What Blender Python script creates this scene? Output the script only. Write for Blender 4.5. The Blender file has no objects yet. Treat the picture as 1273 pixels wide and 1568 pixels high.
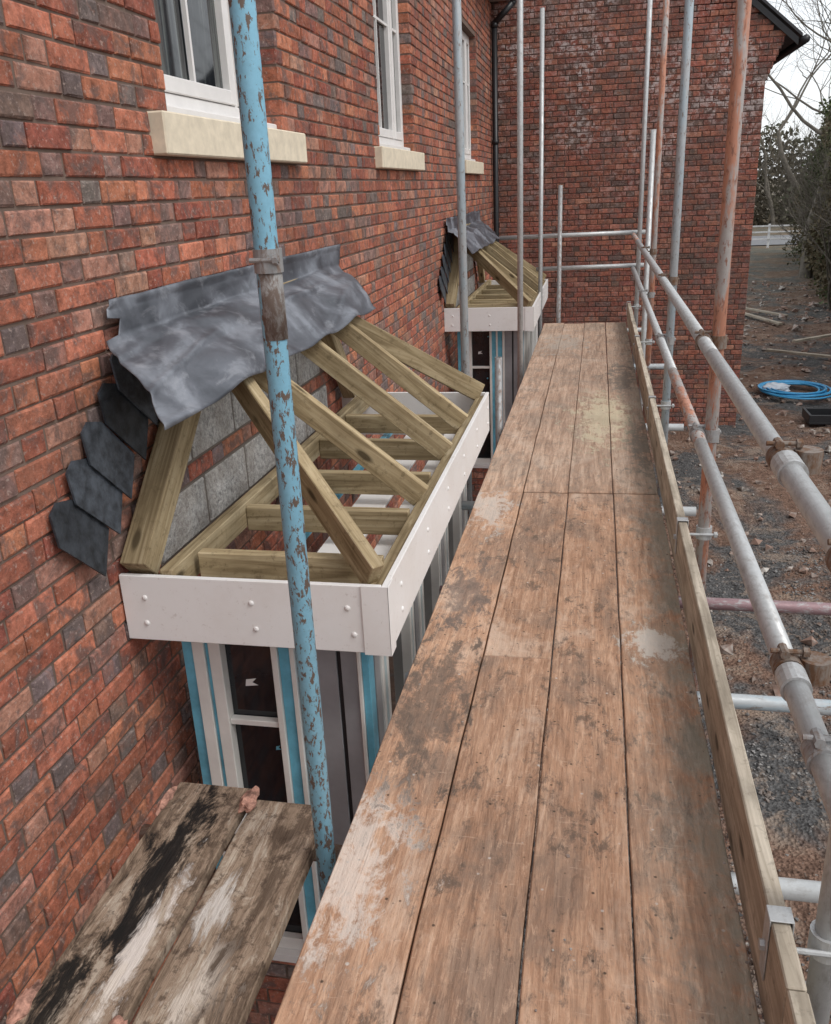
import bpy, bmesh, math, random
import numpy as np
from mathutils import Vector, Matrix, noise
random.seed(7); rng=np.random.default_rng(7)
sc=bpy.context.scene
sc.view_settings.view_transform='Standard'; sc.view_settings.look='None'; sc.view_settings.exposure=0
GZ=-3.65   # ground level (camera eye at 0)
DZ=-1.5    # deck level
WX=-1.55   # face of house wall
# ------------------------------------------------------------ helpers
def link(o,parent=None):
    sc.collection.objects.link(o)
    if parent is not None: o.parent=parent
    return o
def empty(name):
    e=bpy.data.objects.new(name,None); e.empty_display_size=.2; return link(e)
class M:
    def __init__(s,name,rough=.7,metal=0.,spec=.4):
        s.m=bpy.data.materials.new(name); s.m.use_nodes=True; s.nt=s.m.node_tree; s.n=s.nt.nodes; s.l=s.nt.links
        s.b=s.n['Principled BSDF']; s.b.inputs['Roughness'].default_value=rough; s.b.inputs['Metallic'].default_value=metal
        s.b.inputs['Specular IOR Level'].default_value=spec
    def set(s,i,v):
        if isinstance(v,bpy.types.NodeSocket): s.l.new(v,i)
        else:
            if isinstance(v,tuple) and len(v)==3 and i.type=='RGBA': v=(*v,1)
            i.default_value=v
    def pos(s): return s.n.new('ShaderNodeNewGeometry').outputs['Position']
    def obj(s): return s.n.new('ShaderNodeTexCoord').outputs['Object']
    def rand(s): return s.n.new('ShaderNodeObjectInfo').outputs['Random']
    def mapv(s,v,scale,loc=None):
        x=s.n.new('ShaderNodeMapping'); s.l.new(v,x.inputs[0]); x.inputs['Scale'].default_value=scale
        if loc is not None: s.set(x.inputs['Location'],loc)
        return x.outputs[0]
    def noise(s,v,scale=5,detail=4,rough=.6,dist=0):
        x=s.n.new('ShaderNodeTexNoise'); s.l.new(v,x.inputs['Vector']); x.inputs['Scale'].default_value=scale
        x.inputs['Detail'].default_value=detail; x.inputs['Roughness'].default_value=rough; x.inputs['Distortion'].default_value=dist
        return x.outputs['Fac']
    def vor(s,v,scale=5,feature='F1',out='Distance'):
        x=s.n.new('ShaderNodeTexVoronoi'); x.feature=feature; s.l.new(v,x.inputs['Vector']); x.inputs['Scale'].default_value=scale
        return x.outputs[out]
    def ramp(s,f,stops):
        x=s.n.new('ShaderNodeValToRGB'); s.l.new(f,x.inputs[0]); r=x.color_ramp
        while len(r.elements)<len(stops): r.elements.new(.5)
        for e,(p,c) in zip(r.elements,stops):
            e.position=p; e.color=(c,c,c,1) if not isinstance(c,tuple) else (*c,1)
        return x.outputs[0]
    def mix(s,f,a,b,mode='MIX'):
        x=s.n.new('ShaderNodeMix'); x.data_type='RGBA'; x.blend_type=mode
        s.set(x.inputs[0],f); s.set(x.inputs[6],a); s.set(x.inputs[7],b); return x.outputs[2]
    def math(s,op,a,b=0,clamp=False):
        x=s.n.new('ShaderNodeMath'); x.operation=op; x.use_clamp=clamp; s.set(x.inputs[0],a); s.set(x.inputs[1],b); return x.outputs[0]
    def sep(s,v):
        x=s.n.new('ShaderNodeSeparateXYZ'); s.l.new(v,x.inputs[0]); return x.outputs
    def blob(s,X,Y,n,cx,cy,rx,ry,k=1.8):
        # soft irregular stain on the XY plane, broken up by noise n
        a=s.math('MULTIPLY',s.math('SUBTRACT',X,cx),1/rx); b=s.math('MULTIPLY',s.math('SUBTRACT',Y,cy),1/ry)
        d=s.math('SQRT',s.math('ADD',s.math('MULTIPLY',a,a),s.math('MULTIPLY',b,b)))
        v=s.math('ADD',s.math('SUBTRACT',1.,d),s.math('MULTIPLY',s.math('SUBTRACT',n,.5),5.))
        return s.math('MULTIPLY',v,k,True)
    def color(s,c): s.set(s.b.inputs['Base Color'],c)
    def rough(s,r): s.set(s.b.inputs['Roughness'],r)
    def bump(s,h,strength=.3,dist=.01):
        x=s.n.new('ShaderNodeBump'); s.l.new(h,x.inputs['Height']); x.inputs['Strength'].default_value=strength; x.inputs['Distance'].default_value=dist
        s.l.new(x.outputs[0],s.b.inputs['Normal'])
def frange(c,k): return tuple(x*k for x in c)
# ------------------------------------------------------------ materials
def mk_brick(name,effl=False):
    m=M(name,.92,spec=.15); p=m.pos()
    a=m.n.new('ShaderNodeAttribute'); a.attribute_name='Col'
    n1=m.noise(p,26,5,.75); n2=m.noise(p,9,4,.65,.8)
    c=m.mix(1.0,a.outputs['Color'],m.ramp(n1,[(.32,.52),(.5,1.),(.70,1.55)]),'MULTIPLY')
    c=m.mix(m.ramp(n2,[(.50,0.),(.62,.72)]),c,(.15,.11,.10))
    c=m.mix(m.ramp(n2,[(.33,.45),(.46,0.)]),c,(.48,.20,.13))
    c=m.mix(m.ramp(m.noise(p,60,3,.7),[(.57,0.),(.69,.55)]),c,(.54,.42,.36))
    c=m.mix(m.ramp(m.noise(p,1.1,3,.6),[(.38,.3),(.62,0.)]),c,(.10,.075,.065))
    if effl:
        e=m.math('MULTIPLY',m.ramp(m.noise(p,1.3,3,.6),[(.42,0.),(.60,1.)]),m.ramp(m.noise(p,13,4,.75),[(.48,0.),(.60,.8)]))
        zz=m.ramp(m.math('MULTIPLY',m.math('ADD',m.sep(p)[2],1.),.4),[(.2,.1),(.8,1.)])
        c=m.mix(m.math('MULTIPLY',e,zz),c,(.52,.45,.43))
    m.color(c)
    m.bump(n1,1.,.008); return m.m
MB=mk_brick('brick'); MB2=mk_brick('old_brick',True)
def mk_mortar(name,c0):
    m=M(name,.95,spec=.1); p=m.pos(); n=m.noise(p,30,4,.7)
    m.color(m.mix(m.noise(p,2,3,.6),frange(c0,.6),m.mix(n,frange(c0,.7),frange(c0,1.4)))); m.bump(n,.6,.006); return m.m
MM=mk_mortar('mortar',(.22,.16,.13)); MM2=mk_mortar('old_mortar',(.13,.085,.07))
def mk_block():
    m=M('concrete_block',.95,spec=.1); p=m.pos(); n=m.noise(p,45,4,.8); n2=m.noise(p,7,4,.6)
    c=m.mix(m.ramp(n,[(.35,0.),(.60,1.)]),(.27,.26,.25),(.62,.60,.57)); c=m.mix(m.ramp(n2,[(.45,0.),(.6,.4)]),c,(.32,.27,.23))
    m.color(c); m.bump(n,1.,.012); return m.m
MBLK=mk_block(); MPT=mk_mortar('block_pointing',(.22,.19,.165))
def mk_deck():
    m=M('scaffold_board_wood',.85,spec=.15); p=m.pos(); r=m.rand()
    X,Y,_=m.sep(p)
    off=m.n.new('ShaderNodeCombineXYZ'); m.l.new(m.math('MULTIPLY',r,31.),off.inputs[0]); m.l.new(m.math('MULTIPLY',r,17.),off.inputs[1])
    grain=m.noise(m.mapv(p,(42,2.6,8),off.outputs[0]),1,6,.7,.7)
    fib=m.noise(m.mapv(p,(170,14,30),off.outputs[0]),1,3,.7)
    big=m.noise(m.mapv(p,(1.,.6,1),off.outputs[0]),3.0,6,.7,.4)
    fine=m.noise(m.mapv(p,(1.,.5,1),(2,5,0)),17,5,.78,.3)
    c=m.ramp(grain,[(.28,(.27,.155,.097)),(.46,(.45,.26,.165)),(.60,(.57,.355,.235)),(.76,(.68,.47,.34))])
    c=m.mix(.5,c,m.ramp(fib,[(.3,.62),(.68,1.3)]),'MULTIPLY')
    c=m.mix(1.,c,m.ramp(r,[(0,.86),(1,1.12)]),'MULTIPLY')
    c=m.mix(m.ramp(big,[(.50,0.),(.62,.6)]),c,(.22,.165,.13))
    c=m.mix(m.ramp(big,[(.36,.6),(.47,0.)]),c,(.66,.51,.40))
    c=m.mix(m.ramp(fine,[(.54,0.),(.64,.75)]),c,(.13,.098,.078))
    chips=m.noise(m.mapv(p,(30,6,5),(3,8,0)),1.5,6,.8,.5)
    c=m.mix(m.ramp(chips,[(.55,0.),(.63,.5)]),c,(.70,.47,.33))
    c=m.mix(m.ramp(chips,[(.36,.5),(.43,0.)]),c,(.17,.11,.08))
    # fine scratches dragged across the boards
    scr=m.noise(m.mapv(p,(9,70,5),(1,2,0)),1.3,4,.8,.3)
    c=m.mix(m.ramp(scr,[(.62,0.),(.68,.45)]),c,(.70,.50,.37))
    sp=m.vor(p,24); c=m.mix(m.ramp(sp,[(.06,.85),(.11,0.)]),c,(.06,.045,.035))
    sp2=m.vor(m.mapv(p,(1,1,1),(4.3,2.2,0)),13); c=m.mix(m.ramp(sp2,[(.04,.8),(.07,0.)]),c,(.62,.57,.52))
    e=m.math('MULTIPLY',m.ramp(m.math('ADD',X,.5),[(.60,0.),(.84,1.)]),m.ramp(fine,[(.42,0.),(.56,.75)]))
    c=m.mix(e,c,m.mix(m.ramp(chips,[(.4,0.),(.6,1.)]),(.22,.19,.15),(.54,.48,.40)))
    e2=m.math('MULTIPLY',m.ramp(m.math('ADD',X,.5),[(.72,0.),(.84,1.)]),m.ramp(m.noise(p,4.,5,.75),[(.42,0.),(.52,.8)]))
    c=m.mix(e2,c,(.32,.30,.24))
    g=m.ramp(m.math('MULTIPLY',Y,.1),[(.40,0.),(.46,.42)])
    c=m.mix(g,c,m.mix(m.ramp(grain,[(.35,0.),(.65,1.)]),(.27,.22,.18),(.58,.48,.39)))
    for (cx,cy,rx,ry,cc) in ((.07,5.9,.2,.75,(.68,.60,.42)),(-.53,1.6,.12,.28,(.76,.66,.58)),(-.50,4.05,.12,.3,(.64,.56,.49)),(.22,2.75,.09,.14,(.70,.65,.58)),
                          (-.46,2.3,.13,.45,(.14,.11,.09)),(-.47,3.1,.10,.3,(.18,.14,.12)),(.22,7.2,.12,.7,(.15,.13,.11)),(-.3,8.9,.25,.6,(.44,.38,.32)),(.30,5.2,.1,.7,(.18,.16,.13))):
        c=m.mix(m.math('MULTIPLY',m.blob(X,Y,fine,cx,cy,rx,ry),.7),c,cc)
    m.color(c); m.rough(m.ramp(big,[(.4,.92),(.65,.75)]))
    m.bump(m.math('ADD',grain,fine),.7,.007); return m.m
MD=mk_deck()
def mk_oldplank():
    m=M('weathered_plank',.9,spec=.15); o=m.obj(); p=m.pos(); r=m.rand(); X,Y,_=m.sep(p)
    off=m.n.new('ShaderNodeCombineXYZ'); m.l.new(m.math('MULTIPLY',r,9.),off.inputs[0])
    g=m.noise(m.mapv(o,(3,60,20),off.outputs[0]),1,6,.7,.6)
    c=m.ramp(g,[(.25,(.13,.088,.06)),(.5,(.29,.21,.15)),(.78,(.46,.355,.265))])
    b=m.noise(m.mapv(o,(1.6,5,1),off.outputs[0]),3.,6,.75,.6)
    c=m.mix(m.ramp(b,[(.50,0.),(.58,.75)]),c,(.095,.064,.045))
    c=m.mix(m.ramp(b,[(.38,.6),(.46,0.)]),c,(.54,.46,.37))
    f2=m.noise(o,26,5,.75); c=m.mix(m.ramp(f2,[(.54,0.),(.62,.7)]),c,(.08,.054,.04))
    for (cx,cy,rx,ry,cc) in ((-1.03,1.58,.06,.36,(.012,.011,.011)),(-1.07,1.15,.05,.3,(.015,.014,.013)),(-.97,1.36,.03,.22,(.7,.63,.57)),(-.98,1.05,.035,.22,(.66,.58,.5)),(-.85,1.5,.04,.1,(.6,.55,.5)),(-.80,1.25,.07,.12,(.60,.52,.44)),(-.76,1.1,.05,.25,(.10,.07,.05))):
        c=m.mix(m.math('MULTIPLY',m.blob(X,Y,b,cx,cy,rx,ry),.95),c,cc)
    m.color(c); m.bump(g,.8,.008); return m.m
MOP=mk_oldplank()
def mk_timber(name,lo,mid,hi,green=.5):
    m=M(name,.8,spec=.2); o=m.obj(); r=m.rand()
    off=m.n.new('ShaderNodeCombineXYZ'); m.l.new(m.math('MULTIPLY',r,23.),off.inputs[0]); m.l.new(m.math('MULTIPLY',r,7.),off.inputs[1])
    g=m.noise(m.mapv(o,(2.,45,30),off.outputs[0]),1,5,.6,1.2)
    c=m.ramp(g,[(.3,lo),(.5,mid),(.72,hi)])
    c=m.mix(1.,c,m.ramp(r,[(0,.8),(1,1.15)]),'MULTIPLY')
    b=m.noise(m.mapv(o,(3,8,8),off.outputs[0]),1.3,5,.6)
    c=m.mix(m.ramp(b,[(.45,0.),(.68,green)]),c,frange(lo,.8))
    c=m.mix(m.ramp(m.noise(o,30,4,.75),[(.55,0.),(.68,.5)]),c,frange(lo,.6))
    k=m.vor(m.mapv(o,(3.3,9,9),off.outputs[0]),1.); c=m.mix(m.ramp(k,[(.09,.9),(.17,0.)]),c,frange(lo,.35))
    m.color(c); m.bump(g,.3,.004); return m.m
MT=mk_timber('treated_timber',(.20,.145,.078),(.37,.285,.165),(.55,.45,.29),.4)
MTB=mk_timber('toe_board_wood',(.26,.22,.17),(.44,.38,.30),(.62,.55,.45),.7)
def mk_tube(name,base,flake,amt=(.5,.6),metal=.0,rough=.5,spots=None,sc_=2.2,bmp=.4):
    m=M(name,rough,metal); o=m.obj(); r=m.rand()
    off=m.n.new('ShaderNodeCombineXYZ'); m.l.new(m.math('MULTIPLY',r,13.),off.inputs[2])
    n=m.noise(m.mapv(o,(22,22,9),off.outputs[0]),sc_,6,.72,.3)
    c=m.mix(m.noise(o,60,3,.7),frange(base,.8),frange(base,1.15))
    if spots:
        n2=m.noise(m.mapv(o,(9,9,1.6),off.outputs[0]),1.5,5,.7)
        c=m.mix(m.ramp(n2,[(.46,0.),(.54,.85)]),c,spots)
    c=m.mix(m.ramp(n,[(amt[0],0.),(amt[1],1.)]),c,flake)
    m.color(c); m.rough(m.ramp(n,[(.4,rough*.85),(.6,min(1,rough*1.3))])); m.bump(n,bmp,.002); return m.m
TB=mk_tube('flaking_blue_paint',(.24,.50,.65),(.15,.11,.088),(.542,.558),sc_=3.6,bmp=.2)
TG=mk_tube('galvanised_steel',(.50,.51,.51),(.36,.35,.34),(.50,.66),.35,.42,bmp=.15)
TGD=mk_tube('weathered_steel',(.34,.34,.34),(.22,.16,.13),(.5,.64),.3,.5)
TO=mk_tube('orange_flaked_tube',(.42,.39,.37),(.27,.13,.09),(.54,.62),.15,.55,(.50,.20,.11))
TBG=mk_tube('blue_grey_tube',(.42,.44,.45),(.22,.18,.16),(.56,.63),.2,.5,(.36,.43,.47))
TR=mk_tube('rusty_steel',(.24,.20,.17),(.17,.09,.05),(.42,.6),.3,.65)
TRS=mk_tube('stripped_paint',(.30,.29,.28),(.16,.12,.10),(.46,.56),.2,.6)
TP=mk_tube('purple_oxide_tube',(.27,.17,.18),(.38,.37,.37),(.5,.62),.2,.5)
def mk_plain(name,c,rough=.5,metal=0,var=.12,sc_=8,spec=.4,bump=0,orand=0):
    m=M(name,rough,metal,spec); p=m.pos(); n=m.noise(p,sc_,4,.65)
    cc=m.mix(m.ramp(n,[(.35,0.),(.65,1.)]),frange(c,1-var),frange(c,1+var))
    if orand: cc=m.mix(1.,cc,m.ramp(m.rand(),[(0,1-orand),(1,1+orand)]),'MULTIPLY')
    m.color(cc)
    if bump: m.bump(n,bump,.005)
    return m.m
MW=mk_plain('white_upvc',(.80,.78,.76),.35,var=.04)
def mk_fascia():
    m=M('white_fascia',.4); p=m.pos()
    c=m.mix(m.ramp(m.noise(p,3,5,.7),[(.45,0.),(.7,.4)]),(.84,.825,.81),(.70,.65,.60))
    c=m.mix(m.ramp(m.noise(p,34,4,.8),[(.60,0.),(.72,.45)]),c,(.45,.38,.33)); m.color(c); return m.m
MF=mk_fascia()
MWI=mk_plain('white_frame',(.78,.76,.72),.35,var=.05)
MBL=mk_plain('blue_film',(.15,.44,.58),.35,var=.2)
MSV=mk_plain('silver_post',(.36,.37,.39),.35,.3,var=.15,sc_=3)
MBK=mk_plain('black_plastic',(.02,.02,.022),.4)
MST=mk_plain('sill_stone',(.74,.65,.50),.8,var=.10,sc_=14,bump=.2)
MSO=mk_plain('soffit_cream',(.50,.47,.42),.6)
MSL=mk_plain('slate',(.050,.058,.070),.45,var=.5,sc_=22,bump=.6,orand=.4)
MRT=mk_plain('roof_tile',(.05,.05,.055),.7,var=.3)
MRD=mk_plain('brick_rubble',(.36,.19,.14),.9,var=.6,sc_=40,bump=.6)
MGL=mk_plain('dark_glass',(.012,.014,.017),.06,spec=.6,var=.5,sc_=3)
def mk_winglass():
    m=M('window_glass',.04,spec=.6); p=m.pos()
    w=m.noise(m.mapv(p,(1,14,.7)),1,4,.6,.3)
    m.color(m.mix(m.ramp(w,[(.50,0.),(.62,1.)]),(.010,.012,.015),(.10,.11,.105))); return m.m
MWG=mk_winglass()
def mk_lead():
    m=M('lead_sheet',.42,.2); p=m.pos()
    n=m.noise(m.mapv(p,(1.6,1,1.6)),2.2,4,.55,.7); n2=m.noise(m.mapv(p,(2,1.,2)),5,5,.7,.4)
    c=m.ramp(n,[(.38,(.062,.068,.08)),(.5,(.115,.123,.142)),(.60,(.23,.245,.275))])
    c=m.mix(m.ramp(n2,[(.54,0.),(.66,.38)]),c,(.38,.39,.42)); c=m.mix(m.ramp(n2,[(.36,.4),(.46,0.)]),c,(.05,.055,.065)); m.color(c)
    m.rough(m.ramp(n,[(.3,.34),(.7,.55)])); m.bump(n2,.05,.006); return m.m
ML=mk_lead()
def mk_ground():
    m=M('muddy_ground',.95,spec=.2); p=m.pos()
    n=m.noise(p,.55,5,.65,.5); f=m.noise(p,18,5,.8); g=m.vor(p,42)
    soil=m.mix(m.ramp(f,[(.35,0.),(.65,1.)]),(.09,.052,.037),(.29,.18,.13))
    grav=m.mix(m.ramp(f,[(.35,0.),(.65,1.)]),(.035,.035,.036),(.18,.175,.17))
    c=m.mix(m.ramp(n,[(.46,0.),(.54,1.)]),soil,grav)
    c=m.mix(m.ramp(m.noise(p,2.4,6,.8,.5),[(.52,0.),(.62,.65)]),c,(.37,.28,.215))
    c=m.mix(m.ramp(m.vor(p,9),[(.07,.8),(.12,0.)]),c,(.47,.44,.40))
    Yf=m.ramp(m.math('MULTIPLY',m.sep(p)[1],.01),[(.2,0.),(.5,.5)])
    c=m.mix(Yf,c,(.14,.135,.09))
    m.color(c); m.bump(m.math('ADD',f,g),.9,.03); return m.m
MG=mk_ground()
def mk_leaf(name,a,b,c3,sc_=.35):
    m=M(name,.7,spec=.2); p=m.pos(); n=m.noise(p,sc_,4,.7); n2=m.noise(p,9,2,.5)
    c=m.mix(m.ramp(n,[(.42,0.),(.58,1.)]),m.mix(m.ramp(n2,[(.4,0.),(.6,1.)]),a,b),c3); m.color(c); return m.m
MLF=mk_leaf('hedge_leaf',(.025,.038,.015),(.085,.11,.04),(.13,.105,.065))
MLF2=mk_leaf('far_tree_twigs',(.06,.07,.04),(.12,.12,.08),(.12,.10,.07),.2)
MBA=mk_plain('bark',(.12,.105,.085),.9,var=.3,sc_=6)
MGR=mk_leaf('stone',(.05,.05,.052),(.28,.27,.26),(.17,.13,.105),3.)
MRU=mk_leaf('rubble_stone',(.11,.08,.065),(.48,.45,.41),(.28,.18,.14),3.)
# ------------------------------------------------------------ mesh utils
def mesh_obj(name,verts,faces,mat,parent=None,smooth=False):
    me=bpy.data.meshes.new(name); me.from_pydata(verts,[],faces); me.update()
    me.materials.append(mat)
    if smooth: me.polygons.foreach_set('use_smooth',[True]*len(me.polygons))
    return link(bpy.data.objects.new(name,me),parent)
def bm_obj(name,bm,mat,parent=None,smooth=False):
    me=bpy.data.meshes.new(name); bm.to_mesh(me); bm.free(); me.materials.append(mat)
    if smooth: me.polygons.foreach_set('use_smooth',[True]*len(me.polygons))
    return link(bpy.data.objects.new(name,me),parent)
def add_box(bm,lo,hi,bev=0):
    r=bmesh.ops.create_cube(bm,size=1); vs=r['verts']
    lo=Vector(lo);hi=Vector(hi);c=(lo+hi)/2;s=hi-lo
    for v in vs: v.co=Vector((v.co.x*s.x+c.x,v.co.y*s.y+c.y,v.co.z*s.z+c.z))
    if bev:
        es=list({e for v in vs for e in v.link_edges}); bmesh.ops.bevel(bm,geom=es,offset=bev,segments=1,affect='EDGES')
def box(name,lo,hi,mat,parent=None,bev=.002):
    bm=bmesh.new(); add_box(bm,lo,hi,bev); return bm_obj(name,bm,mat,parent)
def frame_from(d,up=Vector((0,0,1))):
    d=d.normalized()
    if abs(d.dot(up))>.99: up=Vector((1,0,0))
    s=up.cross(d).normalized(); u=d.cross(s).normalized(); return d,s,u
def add_cyl(bm,p0,p1,r,seg=16):
    p0=Vector(p0);p1=Vector(p1); d,s,u=frame_from(p1-p0)
    L=(p1-p0).length
    mt=Matrix((( s.x,u.x,d.x,(p0.x+p1.x)/2),(s.y,u.y,d.y,(p0.y+p1.y)/2),(s.z,u.z,d.z,(p0.z+p1.z)/2),(0,0,0,1)))
    bmesh.ops.create_cone(bm,cap_ends=True,segments=seg,radius1=r,radius2=r,depth=L,matrix=mt)
def tube(name,p0,p1,mat,parent,r=.0242,seg=24):
    p0=Vector(p0);p1=Vector(p1); d,s,u=frame_from(p1-p0); L=(p1-p0).length
    vs=[];fs=[]; dp=min(.12,L*.3); rings=[(r*.82,dp),(r*.82,0),(r,0),(r,L),(r*.82,L),(r*.82,L-dp)]
    for rr,z in rings:
        for i in range(seg):
            a=2*math.pi*i/seg; vs.append((rr*math.cos(a),rr*math.sin(a),z))
    for k in range(5):
        for i in range(seg):
            j=(i+1)%seg; fs.append((k*seg+i,k*seg+j,(k+1)*seg+j,(k+1)*seg+i))
    fs.append(tuple(range(seg))); fs.append(tuple(5*seg+i for i in range(seg)))
    o=mesh_obj(name,vs,fs,mat,parent)
    o.data.polygons.foreach_set('use_smooth',[seg*2<=i<seg*3 for i in range(len(fs))])
    o.matrix_local=Matrix(((s.x,u.x,d.x,p0.x),(s.y,u.y,d.y,p0.y),(s.z,u.z,d.z,p0.z),(0,0,0,1)))
    return o
def beam(name,p0,p1,w,h,mat,parent,bev=.003):
    p0=Vector(p0);p1=Vector(p1); d,s,u=frame_from(p1-p0); L=(p1-p0).length
    bm=bmesh.new(); add_box(bm,(0,-w/2,-h/2),(L,w/2,h/2),bev)
    o=bm_obj(name,bm,mat,parent)
    o.matrix_local=Matrix(((d.x,s.x,u.x,p0.x),(d.y,s.y,u.y,p0.y),(d.z,s.z,u.z,p0.z),(0,0,0,1)))
    return o
def prism(name,poly,depth_vec,mat,parent=None):
    n=len(poly); dv=Vector(depth_vec); vs=[Vector(p) for p in poly]+[Vector(p)+dv for p in poly]
    fs=[tuple(range(n)),tuple(reversed(range(n,2*n)))]+[(i,(i+1)%n,(i+1)%n+n,i+n) for i in range(n)]
    o=mesh_obj(name,[tuple(v) for v in vs],fs,mat,parent)
    bm=bmesh.new(); bm.from_mesh(o.data); bmesh.ops.recalc_face_normals(bm,faces=bm.faces); bm.to_mesh(o.data); bm.free()
    return o
# brick wall: real bricks, Flemish bond
def brick_wall(name,O,U,Nn,u0,u1,z0,z1,openings,palette,weights,mb,mm,parent,umax=None,ztop=None,hdr=None,slab_ops=None,depth=.1,thick=.25):
    O=np.array(O,float);U=np.array(U,float);Nn=np.array(Nn,float);Zv=np.array((0,0,1.))
    H=.075;P=.3375; V=[];F=[];C=[]
    k0=math.floor(z0/H)
    for k in range(k0,int(math.ceil(z1/H))+1):
        cw=random.uniform(-.0015,.0015)
        za=k*H+.005+cw; zb=(k+1)*H-.005+cw
        if zb<z0+.01 or za>z1-.01: continue
        um=umax((za+zb)/2) if umax else u1
        j=math.floor((u0-P)/P); off=(k%2)*P/2+random.uniform(-.008,.008)
        while j*P+off<um:
            for (a,b,hd) in ((j*P+off+.005,j*P+off+.220,False),(j*P+off+.230,j*P+off+.3325,True)):
                a=max(a+random.uniform(-.002,.002),u0+.002); b=min(b+random.uniform(-.002,.002),um)
                if b-a<.02: continue
                segs=[(a,b)]
                for (oa,ob,oz0,oz1) in openings:
                    if zb>oz0+.012 and za<oz1-.012:
                        ns=[]
                        for (p,q) in segs:
                            if q<=oa or p>=ob: ns.append((p,q));continue
                            if p<oa: ns.append((p,oa))
                            if q>ob: ns.append((ob,q))
                        segs=ns
                for (p,q) in segs:
                    if q-p<.015: continue
                    if ztop and zb>ztop((p+q)/2): continue
                    base=random.choices(palette,weights if not(hd and hdr) else hdr)[0]
                    f=random.uniform(.82,1.2); col=(base[0]*f,base[1]*f*random.uniform(.93,1.07),base[2]*f,1)
                    bv=.0055; i0=len(V)
                    jt=lambda s_:random.uniform(-s_,s_)
                    n0=jt(.003); tl=jt(.002); tz=jt(.0018)
                    for (uu,zz,nn) in ((p+bv,za+bv,-tl),(q-bv,za+bv,tl),(q-bv,zb-bv,tl+tz),(p+bv,zb-bv,-tl+tz)):
                        V.append((uu+jt(.002),zz+jt(.002),n0+nn))
                    for (uu,zz) in ((p,za),(q,za),(q,zb),(p,zb)): V.append((uu+jt(.002),zz+jt(.0018),n0-.005))
                    for (uu,zz) in ((p,za),(q,za),(q,zb),(p,zb)): V.append((uu,zz,-depth))
                    fl=[(0,1,2,3)]+[(4+e,4+(e+1)%4,(e+1)%4,e) for e in range(4)]+[(8+e,8+(e+1)%4,4+(e+1)%4,4+e) for e in range(4)]
                    for ff in fl: F.append(tuple(i0+x for x in ff)); C.append(col)
            j+=1
    V=np.array(V); W=O+V[:,0:1]*U+V[:,1:2]*Zv+V[:,2:3]*Nn
    o=mesh_obj(name,W.tolist(),F,mb,parent)
    ca=o.data.color_attributes.new('Col','FLOAT_COLOR','CORNER')
    arr=np.repeat(np.array(C),4,axis=0).ravel(); ca.data.foreach_set('color',arr)
    ops=(slab_ops if slab_ops is not None else openings)
    us=sorted({u0,u1,*[x for q in ops for x in (q[0]-.004,q[1]+.004)]}); zs=sorted({z0,z1,*[x for q in ops for x in (q[2],q[3])]})
    us=[x for x in us if u0<=x<=u1]; zs=[x for x in zs if z0<=x<=z1]
    V=[];F=[]
    for a,b in zip(us[:-1],us[1:]):
        for c,d in zip(zs[:-1],zs[1:]):
            mu=(a+b)/2;mz=(c+d)/2
            if any(q[0]-.004<mu<q[1]+.004 and q[2]<mz<q[3] for q in ops): continue
            if ztop and mz>ztop(mu): continue
            i0=len(V)
            for nn in (-.008,-thick):
                for (x,y) in ((a,c),(b,c),(b,d),(a,d)): V.append(tuple(O+x*U+y*Zv+nn*Nn))
            for ff in ((0,1,2,3),(7,6,5,4),(0,4,5,1),(1,5,6,2),(2,6,7,3),(3,7,4,0)): F.append(tuple(i0+x for x in ff))
    mesh_obj(name+'_mortar',V,F,mm,parent)
    return o
PAL=[(.40,.135,.083),(.48,.18,.108),(.31,.10,.068),(.25,.155,.13),(.195,.152,.142),(.42,.21,.15)]
WT=[34,26,17,8,5,10]; HD=[22,15,13,23,18,9]
PAL2=[(.27,.092,.063),(.31,.12,.082),(.21,.078,.058),(.15,.088,.072),(.35,.155,.107)]
WT2=[34,22,24,14,6]
# ------------------------------------------------------------ main house
house=empty('brick_house')
wins=[(3.27,4.52,.30,1.75),(6.62,7.87,.30,1.75),(10.87,12.12,.30,1.75)]
B1=(2.42,5.20); B2=(9.12,11.90)
blocks=[]
for (a,b) in (B1,B2):
    blocks+= [(a+.30,b-.30,-1.275,-1.05),(a+.42,b-.40,-.975,-.75)]
brick_wall('front_wall',(WX,0,0),(0,1,0),(1,0,0),-2.5,13.9,GZ-.1,2.4,wins+blocks,PAL,WT,MB,MM,house,hdr=HD,slab_ops=wins)
for k,(a,b,c,d) in enumerate(blocks):
    box('block_pointing',(WX-.1,a+.002,c+.002),(WX-.004,b-.002,d-.002),MPT,house,0)
    y=a+.01-(.2 if k%2 else 0)
    while y<b:
        e=min(y+.43,b); s_=max(y,a+.006)
        if e-s_>.05: box('concrete_block',(WX-.09,s_,c+.010),(WX+.003,e-.012,d-.010),MBLK,house,.005)
        y+=.44
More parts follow.
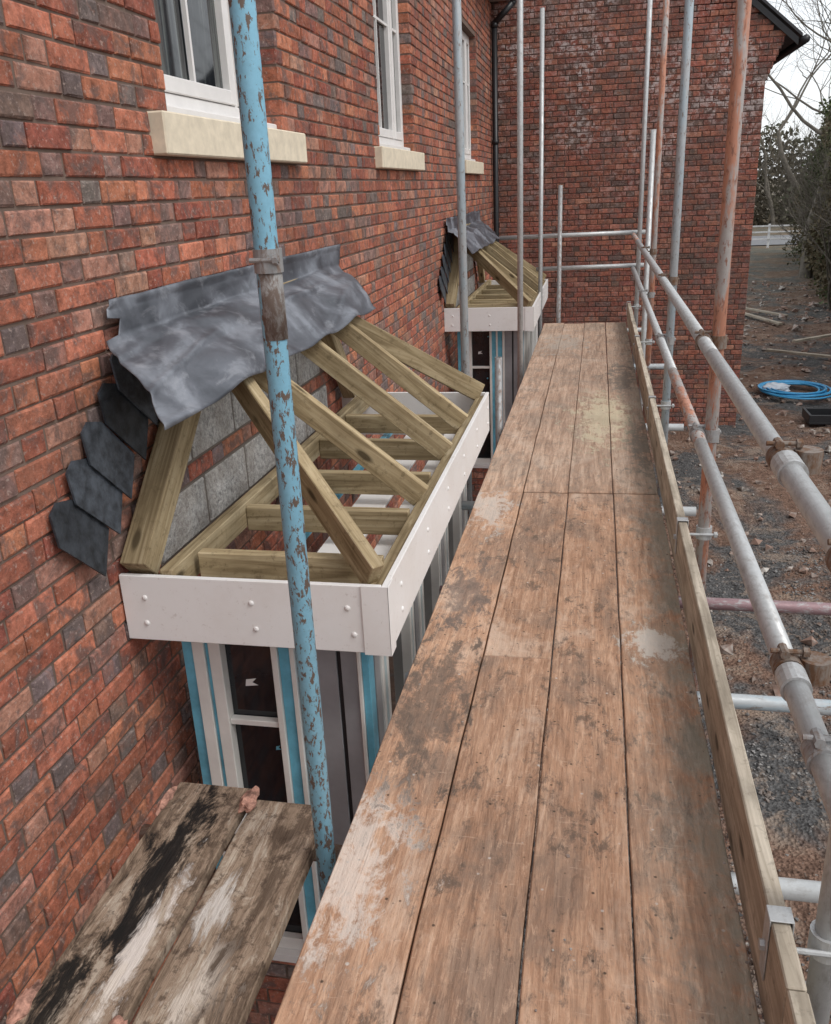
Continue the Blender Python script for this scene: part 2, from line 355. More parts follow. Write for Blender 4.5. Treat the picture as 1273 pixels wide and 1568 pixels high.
for i,(a,b,c,d) in enumerate(wins):
    bm=bmesh.new(); add_box(bm,(WX-.16,a-.17,.155),(WX+.055,b+.19,.298),.006); bm_obj('window_sill',bm,MST,house)
    xf=WX-.085; bm=bmesh.new()
    fr=.055
    z0=.335;z1=d
    add_box(bm,(xf-.07,a+.001,.299),(xf+.055,b-.001,.335),.004)
    add_box(bm,(xf-.06,a+.001,z0),(xf,a+fr,z1),.004); add_box(bm,(xf-.06,b-fr,z0),(xf,b-.001,z1),.004)
    add_box(bm,(xf-.06,a+fr,z0),(xf,b-fr,z0+fr),.004); add_box(bm,(xf-.06,a+fr,z1-fr),(xf,b-fr,z1),.004)
    m_=a+.88
    def sash(ya,yb,za,zb,x,bar=True):
        w=.05
        add_box(bm,(x-.045,ya,za),(x,ya+w,zb),.004); add_box(bm,(x-.045,yb-w,za),(x,yb,zb),.004)
        add_box(bm,(x-.045,ya+w,za),(x,yb-w,za+w+.01),.004); add_box(bm,(x-.045,ya+w,zb-w),(x,yb-w,zb),.004)
        yc=(ya+yb)/2
        if bar:
            add_box(bm,(x-.031,yc-.009,za+w+.01),(x-.011,yc+.009,zb-w))
        for zz in (za+(zb-za)*.62,): add_box(bm,(x-.03,ya+w,zz-.009),(x-.012,yb-w,zz+.009))
    sash(a+fr+.003,m_-.02,z0+fr+.003,z1-fr,xf+.008); sash(m_+.02,b-fr-.003,z0+fr+.003,z1-fr,xf+.008,False)
    add_box(bm,(xf-.06,m_-.018,z0+fr),(xf-.002,m_+.018,z1-fr),.003)
    bm_obj('window_frame',bm,MW,house)
    box('window_glass',(xf-.035,a+.03,z0+.03),(xf-.028,b-.03,z1-.03),MWG,house,0)
    box('window_lining',(xf-.2,a-.05,.2),(xf-.19,b+.05,1.8),MBK,house,0)
box('eaves_soffit',(WX-.3,-2.5,2.42),(WX+.24,13.88,2.45),MSO,house)
box('eaves_fascia',(WX+.24,-2.5,2.42),(WX+.262,13.88,2.60),MSO,house)
bm=bmesh.new(); add_cyl(bm,(WX+.32,-2.5,2.56),(WX+.32,13.86,2.56),.055); bm_obj('gutter',bm,MBK,house,True)
prism('roof',[(WX+.36,-2.6,2.62),(WX+.36,13.88,2.62),(WX-4,13.88,5.9),(WX-4,-2.6,5.9)],(0,0,.06),MRT,house)
bm=bmesh.new()
pts=[(WX+.32,13.70,2.5),(WX+.32,13.70,2.36),(WX+.06,13.70,2.12),(WX+.06,13.70,GZ+.05)]
for a,b in zip(pts[:-1],pts[1:]): add_cyl(bm,a,b,.042,14)
for z in (2.1,.6,-.9,-2.4): add_cyl(bm,(WX+.06,13.70,z-.03),(WX+.06,13.70,z+.03),.05,14)
for p in pts[1:3]: bmesh.ops.create_uvsphere(bm,u_segments=12,v_segments=8,radius=.044,matrix=Matrix.Translation(p))
bm_obj('downpipe',bm,MBK,house,True)
# ------------------------------------------------------------ wing
wing=empty('brick_house')
FY=13.9
def um(z):
    if z<1.2: return 2.19
    return min(2.19+.028*(math.floor((z-1.2)/.075)+1),2.42)
rake=lambda x: 2.14+(1.92-abs(x))*.80
brick_wall('gable_wall',(0,FY,0),(1,0,0),(0,-1,0),WX-.02,2.19,GZ-.1,3.9,[(-.36,-.26,-.975,-.9)],PAL2,WT2,MB2,MM2,wing,umax=um,ztop=rake,slab_ops=[(1.0,2.2,2.0,3.9),(0,2.2,2.9,3.9)])
brick_wall('side_wall',(2.19,0,0),(0,1,0),(1,0,0),FY+.101,21.,GZ-.1,1.75,[],PAL2,WT2,MB2,MM2,wing)
for k,z in enumerate((1.28,1.42,1.56,1.70)):
    box('corbel_mortar',(2.1,FY+.008,z-.08),(2.19+.028*(2*k+1)-.006,FY+.25,z+.06),MM2,wing,0)
sl=[(2.56,1.60),(2.56,1.69),(.0,3.83),(.0,3.74)]
prism('verge_board',[(x,FY-.05,z) for x,z in sl],(0,.03,0),MBK,wing)
prism('wing_roof',[(x,FY-.08,z+.075) for x,z in [(2.60,1.62),(2.60,1.66),(0,3.83),(0,3.79)]],(0,8,0),MRT,wing)
prism('wing_roof_left',[(x,FY-.02,z+.075) for x,z in [(-2.6,1.62),(-2.6,1.66),(0,3.83),(0,3.79)]],(0,8,0),MRT,wing)
bm=bmesh.new(); add_cyl(bm,(2.64,FY-.1,1.66),(2.64,21,1.66),.055); bm_obj('wing_gutter',bm,MBK,wing,True)
# ------------------------------------------------------------ bay windows
FX=-.62; FT=-1.17; FB=-1.41
def bay(yA,yB,full):
    b=empty('bay_window')
    box('side_fascia',(WX+.004,yA,FB),(FX-.022,yA+.02,FT),MF,b,.002)
    box('front_fascia',(FX-.020,yA+.001,FB),(FX,yB,FT),MF,b,.002)
    box('far_fascia',(WX+.004,yB-.02,FB),(FX-.022,yB,FT),MF,b,.002)
    box('corner_trim_side',(FX-.085,yA-.006,FB-.004),(FX+.005,yA-.001,FT+.003),MF,b,.001)
    box('corner_trim_front',(FX+.0015,yA-.006,FB-.004),(FX+.006,yA+.06,FT+.003),MF,b,.001)
    bm=bmesh.new()
    for x in (-1.46,-1.075,-.745):
        for z in (-1.25,-1.345): 
            bmesh.ops.create_uvsphere(bm,u_segments=12,v_segments=6,radius=.010,matrix=Matrix.Translation((x+random.uniform(-.01,.01),yA,z))@Matrix.Diagonal((1,.6,1,1)))
    y=yA+.2
    while y<yB:
        for z in (-1.25,-1.345): bmesh.ops.create_uvsphere(bm,u_segments=12,v_segments=6,radius=.010,matrix=Matrix.Translation((FX,y,z))@Matrix.Diagonal((.6,1,1,1)))
        y+=.5
    bm_obj('fixing_caps',bm,MW,b,True)
    box('soffit_near',(WX+.004,yA+.021,FB+.01),(FX-.022,yA+.16,FB+.02),MW,b,0)
    box('soffit_front',(FX-.16,yA+.161,FB+.01),(FX-.022,yB-.161,FB+.02),MW,b,0)
    box('soffit_far',(WX+.004,yB-.16,FB+.01),(FX-.022,yB-.021,FB+.02),MW,b,0)
    ex=FX-.05; ez=-1.165; tx=WX+.02; tz=-.475
    sp=[yA+.85,yA+1.48,yA+2.02]
    for y in sp: beam('rafter',(ex,y,ez),(tx,y,tz),.045,.095,MT,b)
    beam('hip_rafter',(ex-.0,yA+.05,ez+.005),(tx,yA+.86,tz-.005),.047,.11,MT,b)
    beam('hip_rafter',(ex-.0,yB-.06,ez+.005),(tx,yB-.80,tz-.005),.047,.11,MT,b)
    beam('jack_rafter',(WX+.065,yA+.03,-1.16),(WX+.085,yA+.74,-.46),.095,.10,MT,b)
    beam('jack_rafter',(WX+.065,yB-.03,-1.16),(WX+.085,yB-.72,-.46),.075,.10,MT,b)
    beam('ridge_board',(WX+.03,yA+.75,-.46),(WX+.03,yB-.72,-.46),.04,.12,MT,b)
    beam('joist',(-1.34,yA+.20,-1.215),(FX-.06,yA+.20,-1.215),.045,.12,MT,b)
    for y in (yA+.70,yA+1.17,yA+1.70,yA+2.2): beam('joist',(-1.36,y,-1.22),(FX-.072,y,-1.22),.045,.10,MT,b)
    beam('wall_plate',(-1.385,yA+.025,-1.205),(-1.385,yB-.03,-1.205),.047,.10,MT,b)
    beam('front_plate',(FX-.046,yA+.03,-1.222),(FX-.046,yB-.03,-1.222),.045,.075,MT,b)
    beam('side_plate',(-1.36,yA+.046,-1.25),(FX-.072,yA+.046,-1.25),.045,.075,MT,b)
    box('frame_head_front',(-.83,yA+.15,-1.385),(-.73,yB-.15,-1.32),MW,b)
    box('frame_head_side',(-1.44,yA+.14,-1.384),(-.831,yA+.235,-1.321),MW,b)
    box('ceiling_strip',(-1.05,yA+.36,-1.335),(-.90,yB-.25,-1.322),MW,b)
    box('blue_strip',(-1.16,yA+.55,-1.32),(-1.13,yB-.25,-1.29),MBL,b)
    yf=yA+.145; ht=FB+.008; hb=-2.9
    kx=lambda px:-1.435+(px-275)*.002436
    strips=[(275,293,MBL,0),(293,312,MWI,.012),(312,319,MBL,.002),(319,338,MWI,.014),(416,426,MWI,.014),(426,444,MBL,.002),(444,452,MWI,.012),(452,472,MBL,.0),(472,482,MWI,.012),(482,514,MSV,.004),(514,520,MBK,.0),(520,545,MSV,.006),(545,551,MWI,.014),(551,562,MBL,.004)]
    for (a,c,mt,pr) in strips: box('frame_strip',(kx(a)+.0005,yf-pr,hb),(kx(c)-.0005,yf+.06,ht),mt,b,.002)
    box('side_glass',(kx(338),yf+.03,hb),(kx(416),yf+.035,ht),MGL,b,0)
    box('side_rail',(kx(338),yf-.004,-1.828),(kx(416),yf+.028,-1.805),MWI,b)
    box('side_bottom_rail',(kx(338),yf-.004,hb),(kx(416),yf+.028,hb+.06),MWI,b)
    for (sx,sz,sw,sh,mt) in ((-1.22,-1.68,.05,.035,MW),(-1.12,-1.50,.03,.012,MBL),(-1.13,-1.95,.02,.02,MBL)):
        prism('sticker',[(sx,yf+.0285,sz),(sx+sw,yf+.0285,sz+sh*.2),(sx+sw*.55,yf+.0285,sz+sh*.5),(sx+sw*.9,yf+.0285,sz+sh),(sx+.1*sw,yf+.0285,sz+sh*.8)],(0,.001,0),mt,b)
    xf=-.75; y=yf+.062
    pat=[(.03,MWI,.0),(.02,MBK,-.01),(.07,MSV,.004),(.03,MWI,.012),(.04,MBL,.0),(.03,MWI,.012),(.40,MGL,-.03),(.03,MWI,.012),(.035,MBL,.0),(.03,MWI,.01)]
    k=0
    while y<yB-.15:
        w,mt,pr=pat[k%len(pat)]; k+=1
        e=min(y+w,yB-.15); box('frame_strip',(xf-.06,y+.0005,hb),(xf+pr,e-.0005,ht),mt,b,.0015 if mt is not MGL else 0); y=e
    box('window_board',(WX+.01,yA+.11,hb-.04),(xf+.05,yB-.11,hb-.001),MW,b)
    brick_wall('bay_base_front',(xf+.0,0,0),(0,1,0),(1,0,0),yf,yB-.15,GZ-.1,hb-.045,[],PAL,WT,MB,MM,b,hdr=HD)
    brick_wall('bay_base_side',(0,yf,0),(1,0,0),(0,-1,0),WX+.01,xf-.105,GZ-.1,hb-.045,[],PAL,WT,MB,MM,b,hdr=HD)
    # stepped row of slates up the hip
    base=[(2.104,-.842),(2.150,-.818),(2.222,-.836),(2.353,-.985),(2.262,-1.111),(2.100,-.940)]
    so=empty('roof_slates')
    for i in range(6):
        dy=yA-2.42+.118*i+random.uniform(-.008,.008); dz=.094*i+random.uniform(-.006,.006); pp=[]
        ang=random.uniform(-.06,.06)
        for (y_,z_) in base:
            a_=y_-2.22; c_=z_+.95
            y2=2.22+a_*math.cos(ang)-c_*math.sin(ang); z2=-.95+a_*math.sin(ang)+c_*math.cos(ang)
            pp.append((WX+.012+.13*(-.815-z_),y2+dy,z2+dz))
        prism('slate',pp,(.007,0,0),MSL,so)
    # lead flashing
    nu,nv=150,46; V=[];F=[]; raf=[yA+.5]+sp+[yB-.7]
    for i in range(nu+1):
        u=i/nu
        for j in range(nv+1):
            v=j/nv
            ty=yA+.16+2.72*u; by=yA-.13+2.57*u
            y=ty+(by-ty)*v
            if v<.24: x=WX+.014+.02*v/.24; z=-.285-.115*v/.24
            else:
                w=(v-.24)/.76; x=WX+.034+(-1.232-WX-.034)*w; z=-.40+(-.618+.40)*w+.03*math.sin(w*3.14)
            n1=noise.noise(Vector((0,y*1.1+v*1.2,v*1.6+yA))); n2=noise.noise(Vector((3,y*1.7+v*1.5,v*2.8+yA)))
            n3=noise.noise(Vector((8,y*5-v*4,v*4+yA)))
            rd=1-min(1,abs(noise.noise(Vector((5,y*1.0+v*1.6,v*2.2+yA*2))))*8)
            amp=min(1,v/.3+.05)
            sup=sum(math.exp(-((y-r_)/.13)**2) for r_ in raf)
            z+=amp*(.024*n1+.018*n2+.002*n3+.008*rd)+(.014*sup if v>.3 else 0)*v-.008*v
            x+=amp*(.014*n2+.003*n3+.008*rd)+.012
            z+=.012*noise.noise(Vector((9,y*2,0)))*(1-v)
            if v<.05: x+=.010*(.5+noise.noise(Vector((y*8,1,2))))
            y+=.02*n2*v+ (.02*noise.noise(Vector((1,v*3,yA))) if (u<.02 or u>.98) else 0)
            if u<.05 and .14<v<.26: y+=.08*(1-u/.05)
            V.append((x,y,z+ .010*noise.noise(Vector((y*3,4,4)))*v))
    for i in range(nu):
        for j in range(nv):
            a=i*(nv+1)+j; F.append((a,a+nv+1,a+nv+2,a+1))
    fl=mesh_obj('lead_flashing',V,F,ML,None,True); md=fl.modifiers.new('s','SOLIDIFY'); md.thickness=.003
    return b
bay(*B1,True); bay(*B2,False)
# ------------------------------------------------------------ scaffold
S=empty('scaffolding')
cols=[(-.574,-.346),(-.342,-.115),(-.110,.112),(.117,.340)]
segs=[[(-2.9,.42),(.426,4.312),(4.325,8.20),(8.213,10.25)]]*4
segs=[list(s_) for s_ in segs]
segs[1]=[(-2.9,.12),(.124,2.607),(2.614,4.318),(4.329,8.20),(8.216,10.22)]
segs[2]=[(-2.9,.12),(.124,4.316),(4.327,8.205),(8.216,10.27)]
for (a,b),sg in zip(cols,segs):
    for (c,d) in sg:
        dz=random.uniform(-.007,.004)
        bm=bmesh.new(); ax=random.uniform(-.002,.002)
        add_box(bm,(a+ax,c,DZ-.038+dz),(b+ax,d,DZ+dz),0)
        bmesh.ops.subdivide_edges(bm,edges=[e for e in bm.edges if abs((e.verts[0].co-e.verts[1].co).y)>.5],cuts=40)
        for v in bm.verts:
            v.co.z+=.003*noise.noise(Vector((a*9,v.co.y*1.3,0))); v.co.x+=.004*noise.noise(Vector((v.co.x*9,v.co.y*3.1,5)))
        bmesh.ops.bevel(bm,geom=[e for e in bm.edges if len(e.link_faces)==2 and e.calc_face_angle(0)>1.],offset=.003,segments=1,affect='EDGES')
        bm_obj('deck_board',bm,MD,S)
for (c,d) in ((-2.9,1.2),(1.203,5.1),(5.104,8.9),(8.903,10.3)):
    beam('toe_board',(.368,c,DZ+.098),(.368+random.uniform(-.004,.004),d,DZ+.098),.034,.205,MTB,S)
SX=.455; RX=.402
def coupler(p,a1,a2,offs):
    bm=bmesh.new(); p=Vector(p);a1=Vector(a1);a2=Vector(a2);o=Vector(offs)
    add_cyl(bm,p-a1*.024,p+a1*.024,.0300,18); add_cyl(bm,p+o-a2*.024,p+o+a2*.024,.0300,18)
    for (c,ax,ot) in ((p,a1,a2),(p+o,a2,a1)):
        q=c+ot*.036; on=o.normalized()
        add_cyl(bm,q-on*.035,q+on*.040,.0055,8); add_cyl(bm,q+on*.026,q+on*.038,.011,6)
        add_cyl(bm,q-ax*.018-on*.01,q+ax*.018-on*.01,.010,8)
    return bm_obj('coupler',bm,TR,S)
def couplerg(*a): 
    o=coupler(*a); o.data.materials[0]=TGD; return o
stds=[(SX,1.36,TG),(SX,3.43,TO),(SX,5.62,TBG),(.47,8.0,TO),(.455,10.38,TG)]
for (x,y,mt) in stds:
    lean=random.uniform(-.01,.01)
    tube('standard',(x,y,GZ+.01),(x+lean,y,4.0),mt,S)
    if y<9:
        coupler((RX,y+.0,-.58),(0,1,0),(0,0,1),(x-RX,0,0)); couplerg((RX,y,-.94),(0,1,0),(0,0,1),(x-RX,0,0))
    bm=bmesh.new()
    add_box(bm,(.347,y-.02,DZ+.06),(.350,y+.02,DZ+.205),.001); add_box(bm,(.347,y-.02,DZ+.2055),(.391,y+.02,DZ+.2085),.001)
    add_box(bm,(.388,y-.02,DZ+.10),(.391,y+.02,DZ+.205),.001); add_cyl(bm,(x,y,DZ+.13),(x,y,DZ+.18),.031,18)
    add_cyl(bm,(.39,y-.03,DZ+.155),(x+.05,y-.03,DZ+.155),.006,8); add_cyl(bm,(x+.035,y-.03,DZ+.155),(x+.047,y-.03,DZ+.155),.013,6)
    add_cyl(bm,(.338,y,DZ+.13),(.348,y,DZ+.13),.011,6)
    bm_obj('toe_board_clip',bm,TG,S)
tube('guard_rail',(RX+.012,-1.5,-.585),(RX,3.15,-.58),TG,S); tube('guard_rail',(RX,3.152,-.58),(RX-.012,9.2,-.57),TG,S); tube('guard_rail',(RX-.012,9.202,-.57),(RX-.012,10.6,-.57),TO,S)
tube('guard_rail',(RX,-1.5,-.945),(RX,1.62,-.94),TG,S); tube('guard_rail',(RX,1.622,-.94),(RX,3.30,-.94),TG,S)
tube('guard_rail',(RX,3.302,-.94),(RX,4.65,-.94),TO,S); tube('guard_rail',(RX,4.652,-.94),(RX,10.6,-.93),TG,S)
bm=bmesh.new(); add_cyl(bm,(RX+.006,1.82,-.5825),(RX+.006,1.90,-.5825),.031,18); add_cyl(bm,(RX,1.57,-.94),(RX,1.63,-.94),.030,18)
bm_obj('sleeve_coupler',bm,TG,S,False)
coupler((RX+.004,1.93,-.5825),(0,1,0),(0,0,1),(.052,0,0)); coupler((RX,1.66,-.94),(0,1,0),(0,0,1),(.052,0,0))
tube('standard',(.47,8.85,GZ),(.47,8.85,.42),TG,S)
ix,iy=-.63,1.68
tube('standard',(ix,iy,GZ+.01),(ix-.004,iy,4),TB,S)
tube('pole_repair_sleeve',(ix,iy,-.27),(ix,iy,-.12),TRS,S,.0252)
bm=bmesh.new(); add_cyl(bm,(ix,iy,-.14),(ix,iy,-.095),.0285,20); add_cyl(bm,(ix-.028,iy-.026,-.115),(ix+.032,iy-.026,-.115),.005,8); add_cyl(bm,(ix+.02,iy-.026,-.115),(ix+.030,iy-.026,-.115),.010,6)
bm_obj('sleeve_coupler',bm,TGD,S)
tube('standard',(-.79,5.42,GZ+.01),(-.80,5.42,4),TBG,S,.0255)
tube('standard',(-.63,7.62,GZ+.01),(-.63,7.62,4),TG,S)
tube('standard',(-.62,5.75,GZ+.01),(-.62,5.75,-1.06),TGD,S)
tube('standard',(-.63,10.42,GZ+.01),(-.63,10.42,1.72),TG,S)
tube('standard',(-.415,10.36,GZ+.01),(-.415,10.36,-.02),TGD,S)
tube('end_rail',(-1.1,10.45,-.56),(.52,10.45,-.545),TG,S); tube('end_rail',(-.68,10.45,-.915),(.52,10.45,-.90),TG,S)
for (y,x0,x1,mt) in ((.3,-.6,.7,TG),(1.73,-.57,.60,TG),(2.53,-.60,1.05,TBG),(3.23,-.60,1.6,TP),(4.27,-.66,.52,TG),(5.9,-.60,.6,TG),(8.0,-.6,.62,TBG),(10.1,-.6,.6,TG)):
    tube('transom',(x0,y,DZ-.067),(x1,y,DZ-.067),mt,S)
cu=bpy.data.curves.new('string','CURVE'); cu.dimensions='3D'; cu.bevel_depth=.0025
sp_=cu.splines.new('POLY'); sp_.points.add(1); sp_.points[0].co=(.95,7.4,3,1); sp_.points[1].co=(.93,7.4,GZ+.1,1)
so=link(bpy.data.objects.new('string_line',cu)); so.data.materials.append(MRD)
for y in (1.78,1.10,.2): tube('transom',(-1.2,y,-1.655),(-.6,y,-1.655),TR,S)
for nm,x,ye,dz in (('scaffold_plank',-1.031,1.92,0),('scaffold_plank',-.792,1.89,-.012)):
    bm=bmesh.new(); add_box(bm,(x-.113,-1.2,-1.619+dz),(x+.113,ye,-1.581+dz),0)
    bmesh.ops.subdivide_edges(bm,edges=[e for e in bm.edges if abs((e.verts[0].co-e.verts[1].co).y)>.5],cuts=50)
    for v in bm.verts: v.co.x+=.006*noise.noise(Vector((v.co.x*9,v.co.y*4,5)))-x; v.co.z+=.004*noise.noise(Vector((x*9,v.co.y*3,v.co.x)))+1.6
    bmesh.ops.bevel(bm,geom=[e for e in bm.edges if len(e.link_faces)==2 and e.calc_face_angle(0)>1.],offset=.005,segments=2,affect='EDGES')
    bmesh.ops.transform(bm,matrix=Matrix.Rotation(-math.pi/2,4,'Z'),verts=bm.verts)
    o=bm_obj(nm,bm,MOP,None); o.matrix_world=Matrix.Translation((x,0,-1.6))@Matrix.Rotation(math.pi/2,4,'Z')
def rubble(name,p,s):
    bm=bmesh.new(); bmesh.ops.create_icosphere(bm,subdivisions=3,radius=1)
    sd=random.random()*50
    for v in bm.verts:
        n=noise.noise(v.co*1.4+Vector((sd,0,0)))+.35*noise.noise(v.co*4+Vector((sd,0,0))); v.co=Vector((v.co.x*s[0],v.co.y*s[1],v.co.z*s[2]))*(1+.6*n)+Vector(p)
    return bm_obj(name,bm,MRD)
for p,s in (((-1.145,1.84,-1.578),(.014,.05,.012)),((-.910,1.86,-1.578),(.022,.045,.014)),((-1.145,1.17,-1.578),(.018,.05,.012)),((-.912,1.12,-1.578),(.02,.05,.014))):
    rubble('broken_brick',p,s)
# ------------------------------------------------------------ ground
def axis(lo,hi,d,far,n):
    a=list(np.arange(lo,hi+1e-6,d)); g=(np.geomspace(1,far,n)); return np.array(sorted([lo-x for x in g]+a+[hi+x for x in g]))
xs=axis(-3,12,.14,500,22); ys=axis(-2,42,.2,800,24)
V=[];F=[]
def gh(x,y): return .07*noise.noise(Vector((x*.7,y*.7,0)))+.04*noise.noise(Vector((x*2.6,y*2.6,3)))+.02*noise.noise(Vector((x*6,y*6,3)))
for y in ys:
    for x in xs:
        f=1 if (-4<x<14 and -3<y<45) else .0
        V.append((x,y,GZ+(gh(x,y) if f else 0)))
nx=len(xs)
for j in range(len(ys)-1):
    for i in range(nx-1): a=j*nx+i; F.append((a,a+1,a+nx+1,a+nx))
mesh_obj('ground',V,F,MG,None,True)
OCT=np.array([(1,0,0),(-1,0,0),(0,1,0),(0,-1,0),(0,0,1),(0,0,-1)],float)
OF=[(0,2,4),(2,1,4),(1,3,4),(3,0,4),(2,0,5),(1,2,5),(3,1,5),(0,3,5)]
def stones(name,n,xr,yr,smin,smax,mat,thr=None,zf=None,xb=None,parent=None):
    V=[];F=[];c=0
    while c<n:
        x=random.uniform(*xr);y=random.uniform(*yr)
        if xb: x=xr[1]-(xr[1]-xr[0])*random.random()**xb
        if thr is not None and noise.noise(Vector((x*.6,y*.6,1)))<thr and random.random()<.85: c+=1; continue
        s=smin+(smax-smin)*random.random()**3
        z=(GZ+gh(x,y) if zf is None else zf)+s*.3
        R=rng.normal(size=(3,3)); Q,_=np.linalg.qr(R)
        P=(OCT*(s*rng.uniform(.5,1.2,(6,1))))@Q.T; P[:,2]*=.7; P+=(x,y,z)
        i0=len(V); V.extend(map(tuple,P)); F.extend([tuple(i0+k for k in f) for f in OF]); c+=1
    mesh_obj(name,V,F,mat,parent)
stones('gravel',26000,(.3,3.6),(.8,9),.006,.024,MGR,-.05)
stones('gravel',1500,(-1.5,.4),(1,9),.008,.03,MGR,None)
stones('rubble',3600,(1.,8),(6,34),.012,.09,MRU,None)
stones('rubble',110,(2.5,6.5),(9,34),.06,.2,MRU,None)
stones('deck_debris',1300,(-.1,.346),(.6,10.2),.0012,.007,MRU,None,DZ,4.)
stones('deck_debris',260,(-.57,.34),(.6,10.2),.001,.005,MRU,None,DZ)
cu=bpy.data.curves.new('hose','CURVE'); cu.dimensions='3D'; cu.bevel_depth=.016
s_=cu.splines.new('POLY'); N=420; s_.points.add(N-1)
for i in range(N):
    a=i/N*2*math.pi*9; rr=.50+.13*noise.noise(Vector((i*.012,0,0)))+.05*math.sin(a*.37)
    s_.points[i].co=(3.45+rr*math.cos(a)+.05*math.sin(i*.02),16.0+rr*1.1*math.sin(a),GZ+.09+.05*noise.noise(Vector((i*.03,5,0)))+.0001*i,1)
hz=link(bpy.data.objects.new('blue_hose_coil',cu)); hz.data.materials.append(mk_plain('blue_hose',(.06,.34,.62),.4))
def bag(name,p,s,mat):
    bm=bmesh.new(); bmesh.ops.create_icosphere(bm,subdivisions=4,radius=1)
    for v in bm.verts:
        n=noise.noise(v.co*2.2+Vector(p))+.4*noise.noise(v.co*6+Vector(p)); c=v.co*(1+.35*n); v.co=Vector((c.x*s[0],c.y*s[1],c.z*s[2]))+Vector(p)
    return bm_obj(name,bm,mat,None,True)
bag('plastic_bag',(3.15,16.1,GZ+.1),(.22,.18,.09),mk_plain('bag_plastic',(.55,.60,.66),.4))
T=(3.52,14.0,GZ+.06)
bm=bmesh.new(); add_box(bm,(T[0]-.3,T[1]-.25,T[2]),(T[0]+.3,T[1]+.25,T[2]+.03),.004)
for (a,b) in (((-.3,-.25),(.3,-.21)),((-.3,.21),(.3,.25)),((-.3,-.209),(-.26,.209)),((.26,-.209),(.3,.209))):
    add_box(bm,(T[0]+a[0],T[1]+a[1],T[2]+.031),(T[0]+b[0],T[1]+b[1],T[2]+.14),.004)
bm_obj('plastic_tray',bm,MBK)
for (x,y,a,L) in ((4.6,23.6,1.9,2.4),(5.0,25.,2.1,2.0),(4.4,21.,.6,1.2),(4.9,19.,2.6,1.5),(3.0,11.2,.4,.7)):
    beam('timber_offcut',(x,y,GZ+.09),(x+L*math.cos(a),y+L*math.sin(a),GZ+.12),.1,.05,MTB,None)
# ------------------------------------------------------------ vegetation
def leaves(name,fn,n,size,mat):
    V=np.zeros((n*4,3)); 
    C=np.array([fn() for _ in range(n)])
    A=rng.normal(size=(n,3)); A/=np.linalg.norm(A,axis=1)[:,None]
    B=np.cross(A,rng.normal(size=(n,3))); B/=np.linalg.norm(B,axis=1)[:,None]
    s=(size*rng.uniform(.5,1.4,(n,1)))
    V[0::4]=C-A*s; V[1::4]=C+B*s*.5; V[2::4]=C+A*s; V[3::4]=C-B*s*.5
    F=[(4*i,4*i+1,4*i+2,4*i+3) for i in range(n)]
    return mesh_obj(name,V.tolist(),F,mat)
def hface(y): return 6.2+.155*max(0,y-26)
def hedge_pt():
    while True:
        y=random.uniform(12,47); t=random.random()**1.6
        top=2.1+1.5*noise.noise(Vector((y*.22,0,0)))+1.1*noise.noise(Vector((y*.9,2,0)))
        h=random.random()**.85
        z=GZ+(top-GZ)*h
        face=hface(y)+.9*noise.noise(Vector((y*.35,z*.35,1)))+.6*noise.noise(Vector((y*1.3,z*1.3,4)))+.5*h*h
        x=face+t*2.6
        if noise.noise(Vector((x*.9,y*.9,z*.9)))<-.18: continue
        return (x,y,z)
hedge=empty('hedge')
leaves('foliage',hedge_pt,80000,.07,MLF).parent=hedge
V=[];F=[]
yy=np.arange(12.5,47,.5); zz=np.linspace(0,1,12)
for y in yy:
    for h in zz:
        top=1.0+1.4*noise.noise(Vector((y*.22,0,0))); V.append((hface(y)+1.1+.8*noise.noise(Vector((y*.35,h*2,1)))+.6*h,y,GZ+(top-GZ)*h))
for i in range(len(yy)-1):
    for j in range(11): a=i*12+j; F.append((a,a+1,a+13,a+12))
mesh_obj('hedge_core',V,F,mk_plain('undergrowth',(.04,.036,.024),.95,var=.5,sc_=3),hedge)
def branches(name,mat,roots,depth,parent=None,seed=1):
    r=random.Random(seed); cu=bpy.data.curves.new(name,'CURVE'); cu.dimensions='3D'; cu.bevel_depth=1; cu.bevel_resolution=1
    def grow(p,d,L,rad,k):
        n=6; s=cu.splines.new('POLY'); s.points.add(n); q=p.copy(); dd=d.copy(); nodes=[]
        for i in range(n+1):
            f=i/n; s.points[i].co=(*q,1); s.points[i].radius=rad*(1-.5*f) if k>0 else rad*(1-.85*f); nodes.append((q.copy(),dd.copy(),f))
            dd=(dd+Vector((r.gauss(0,.13),r.gauss(0,.13),r.gauss(.03,.1)))).normalized(); q=q+dd*L/n
        if k>0:
            for c in range(r.choice((3,4,4))):
                nd=r.choice(nodes[2:]) if c>1 else nodes[-1]
                e=(nd[1]+Vector((r.gauss(0,.55),r.gauss(0,.55),r.gauss(.1,.4)))).normalized()
                grow(nd[0],e,L*r.uniform(.6,.85),rad*(1-.5*nd[2])*r.uniform(.5,.8),k-1)
    for (p,d,L,rad) in roots: grow(Vector(p),Vector(d).normalized(),L,rad,depth)
    o=link(bpy.data.objects.new(name,cu),parent); cu.materials.append(mat); return o
branches('bare_tree',MBA,[((7.5,35,GZ),(0,0,1),5.6,.24)],5,seed=4)
branches('bare_tree',MBA,[((9.6,38,GZ),(-.05,0,1),5.2,.2)],5,seed=9)
branches('bare_tree',MBA,[((10.6,48,GZ),(-.1,0,1),6.2,.2)],5,seed=12)
def troot():
    y=random.uniform(13,46); return ((hface(y)+.1+random.random(),y,GZ),(random.uniform(-.3,.1),random.uniform(-.3,.3),1),2.4,.04)
tw=branches('hedge_twigs',MBA,[troot() for _ in range(60)],3,hedge,3)
far=empty('distant_trees')
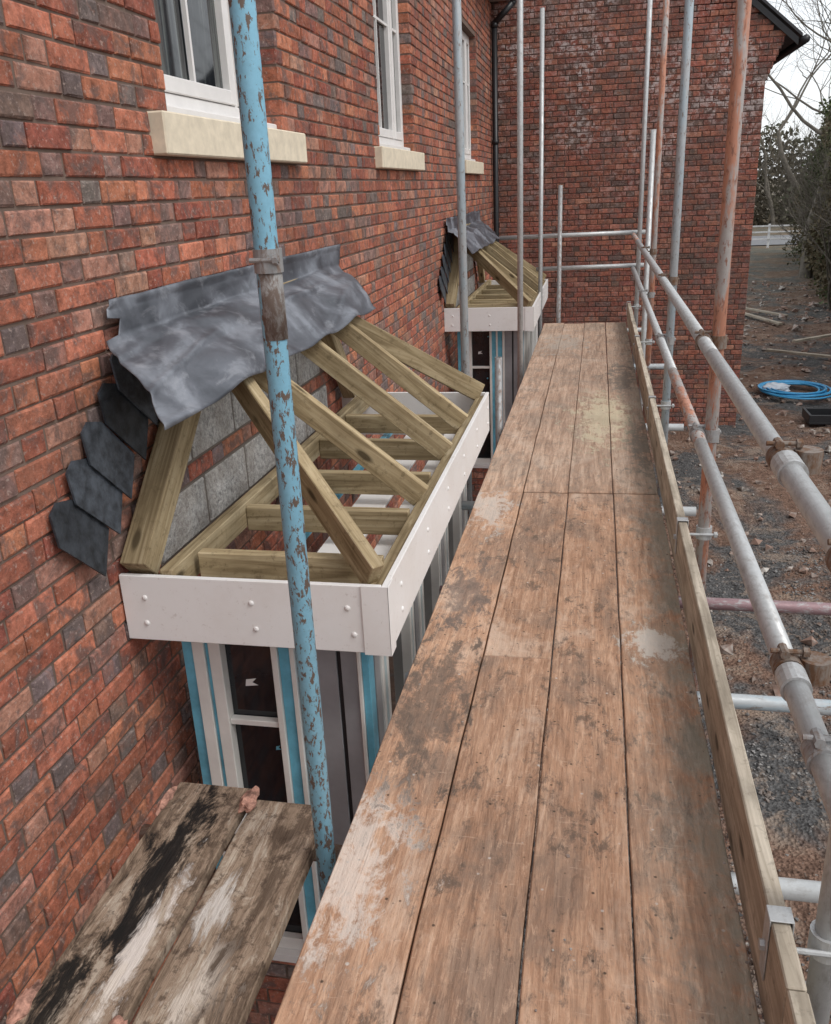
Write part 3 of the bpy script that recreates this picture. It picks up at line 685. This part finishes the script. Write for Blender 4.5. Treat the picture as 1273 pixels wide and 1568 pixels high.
def fp():
    while True:
        x=random.uniform(-2,45); y=72+random.uniform(0,8); top=3.2+2.5*noise.noise(Vector((x*.12,0,7)))+1.8*noise.noise(Vector((x*.5,0,7)))
        h=random.random()**1.1
        if random.random()<h**3*.6: continue
        return (x,y,GZ+(top-GZ)*h)
leaves('twigs',fp,34000,.22,MLF2).parent=far
branches('trunks',MBA,[((x+random.uniform(-1,1),71,GZ),(0,0,1),5.5,.16) for x in range(4,34,3)],3,far,5)
MRO=mk_plain('asphalt',(.16,.16,.165),.85,var=.15)
mesh_obj('road',[(-30,52,GZ+.05),(80,52,GZ+.05),(80,60,GZ+.05),(-30,60,GZ+.05)],[(0,1,2,3)],MRO)
fe=empty('barrier_fence'); MP=mk_plain('fence_white',(.6,.6,.6),.5)
for z in (.45,.8,1.1): beam('rail',(5,50.5,GZ+z),(26,50.5,GZ+z),.05,.07,MP,fe)
for i in range(12): beam('post',(5.2+i*1.8,50.55,GZ),(5.2+i*1.8,50.55,GZ+1.2),.1,.1,MP,fe)
# ------------------------------------------------------------ light: overcast
w=bpy.data.worlds.new('World'); sc.world=w; w.use_nodes=True; nt=w.node_tree
sky=nt.nodes.new('ShaderNodeTexSky'); sky.sky_type='NISHITA'; sky.sun_disc=False
EL=math.radians(52); AZ=math.radians(115)
sky.sun_elevation=EL; sky.sun_rotation=AZ; sky.dust_density=3; sky.air_density=1; sky.ozone_density=.6
mx=nt.nodes.new('ShaderNodeMix'); mx.data_type='RGBA'; mx.inputs[0].default_value=.78
nt.links.new(sky.outputs[0],mx.inputs[6]); mx.inputs[7].default_value=(8.4,8.6,8.8,1)   # cloud layer over the clear sky
bg=nt.nodes['Background']; nt.links.new(mx.outputs[2],bg.inputs[0]); bg.inputs[1].default_value=.15
sd=bpy.data.lights.new('sun','SUN'); sd.energy=1.35; sd.angle=math.radians(18); sd.color=(1,.985,.96)
so=link(bpy.data.objects.new('sun',sd))
dirv=Vector((math.sin(AZ)*math.cos(EL),math.cos(AZ)*math.cos(EL),math.sin(EL)))
so.rotation_euler=dirv.to_track_quat('Z','Y').to_euler()
# ------------------------------------------------------------ camera
cd=bpy.data.cameras.new('camera'); cam=link(bpy.data.objects.new('camera',cd)); sc.camera=cam
cd.sensor_fit='VERTICAL'; cd.sensor_height=24; cd.lens=24*1335/1568; cd.clip_start=.05; cd.clip_end=3000
Yw=Vector((281,506,-1335)).normalized(); Zw=Vector((-164,3616,1335)); Zw=(Zw-Yw*Zw.dot(Yw)).normalized(); Xw=Yw.cross(Zw)
R=Matrix((Xw,Yw,Zw)); cam.matrix_world=R.to_4x4()
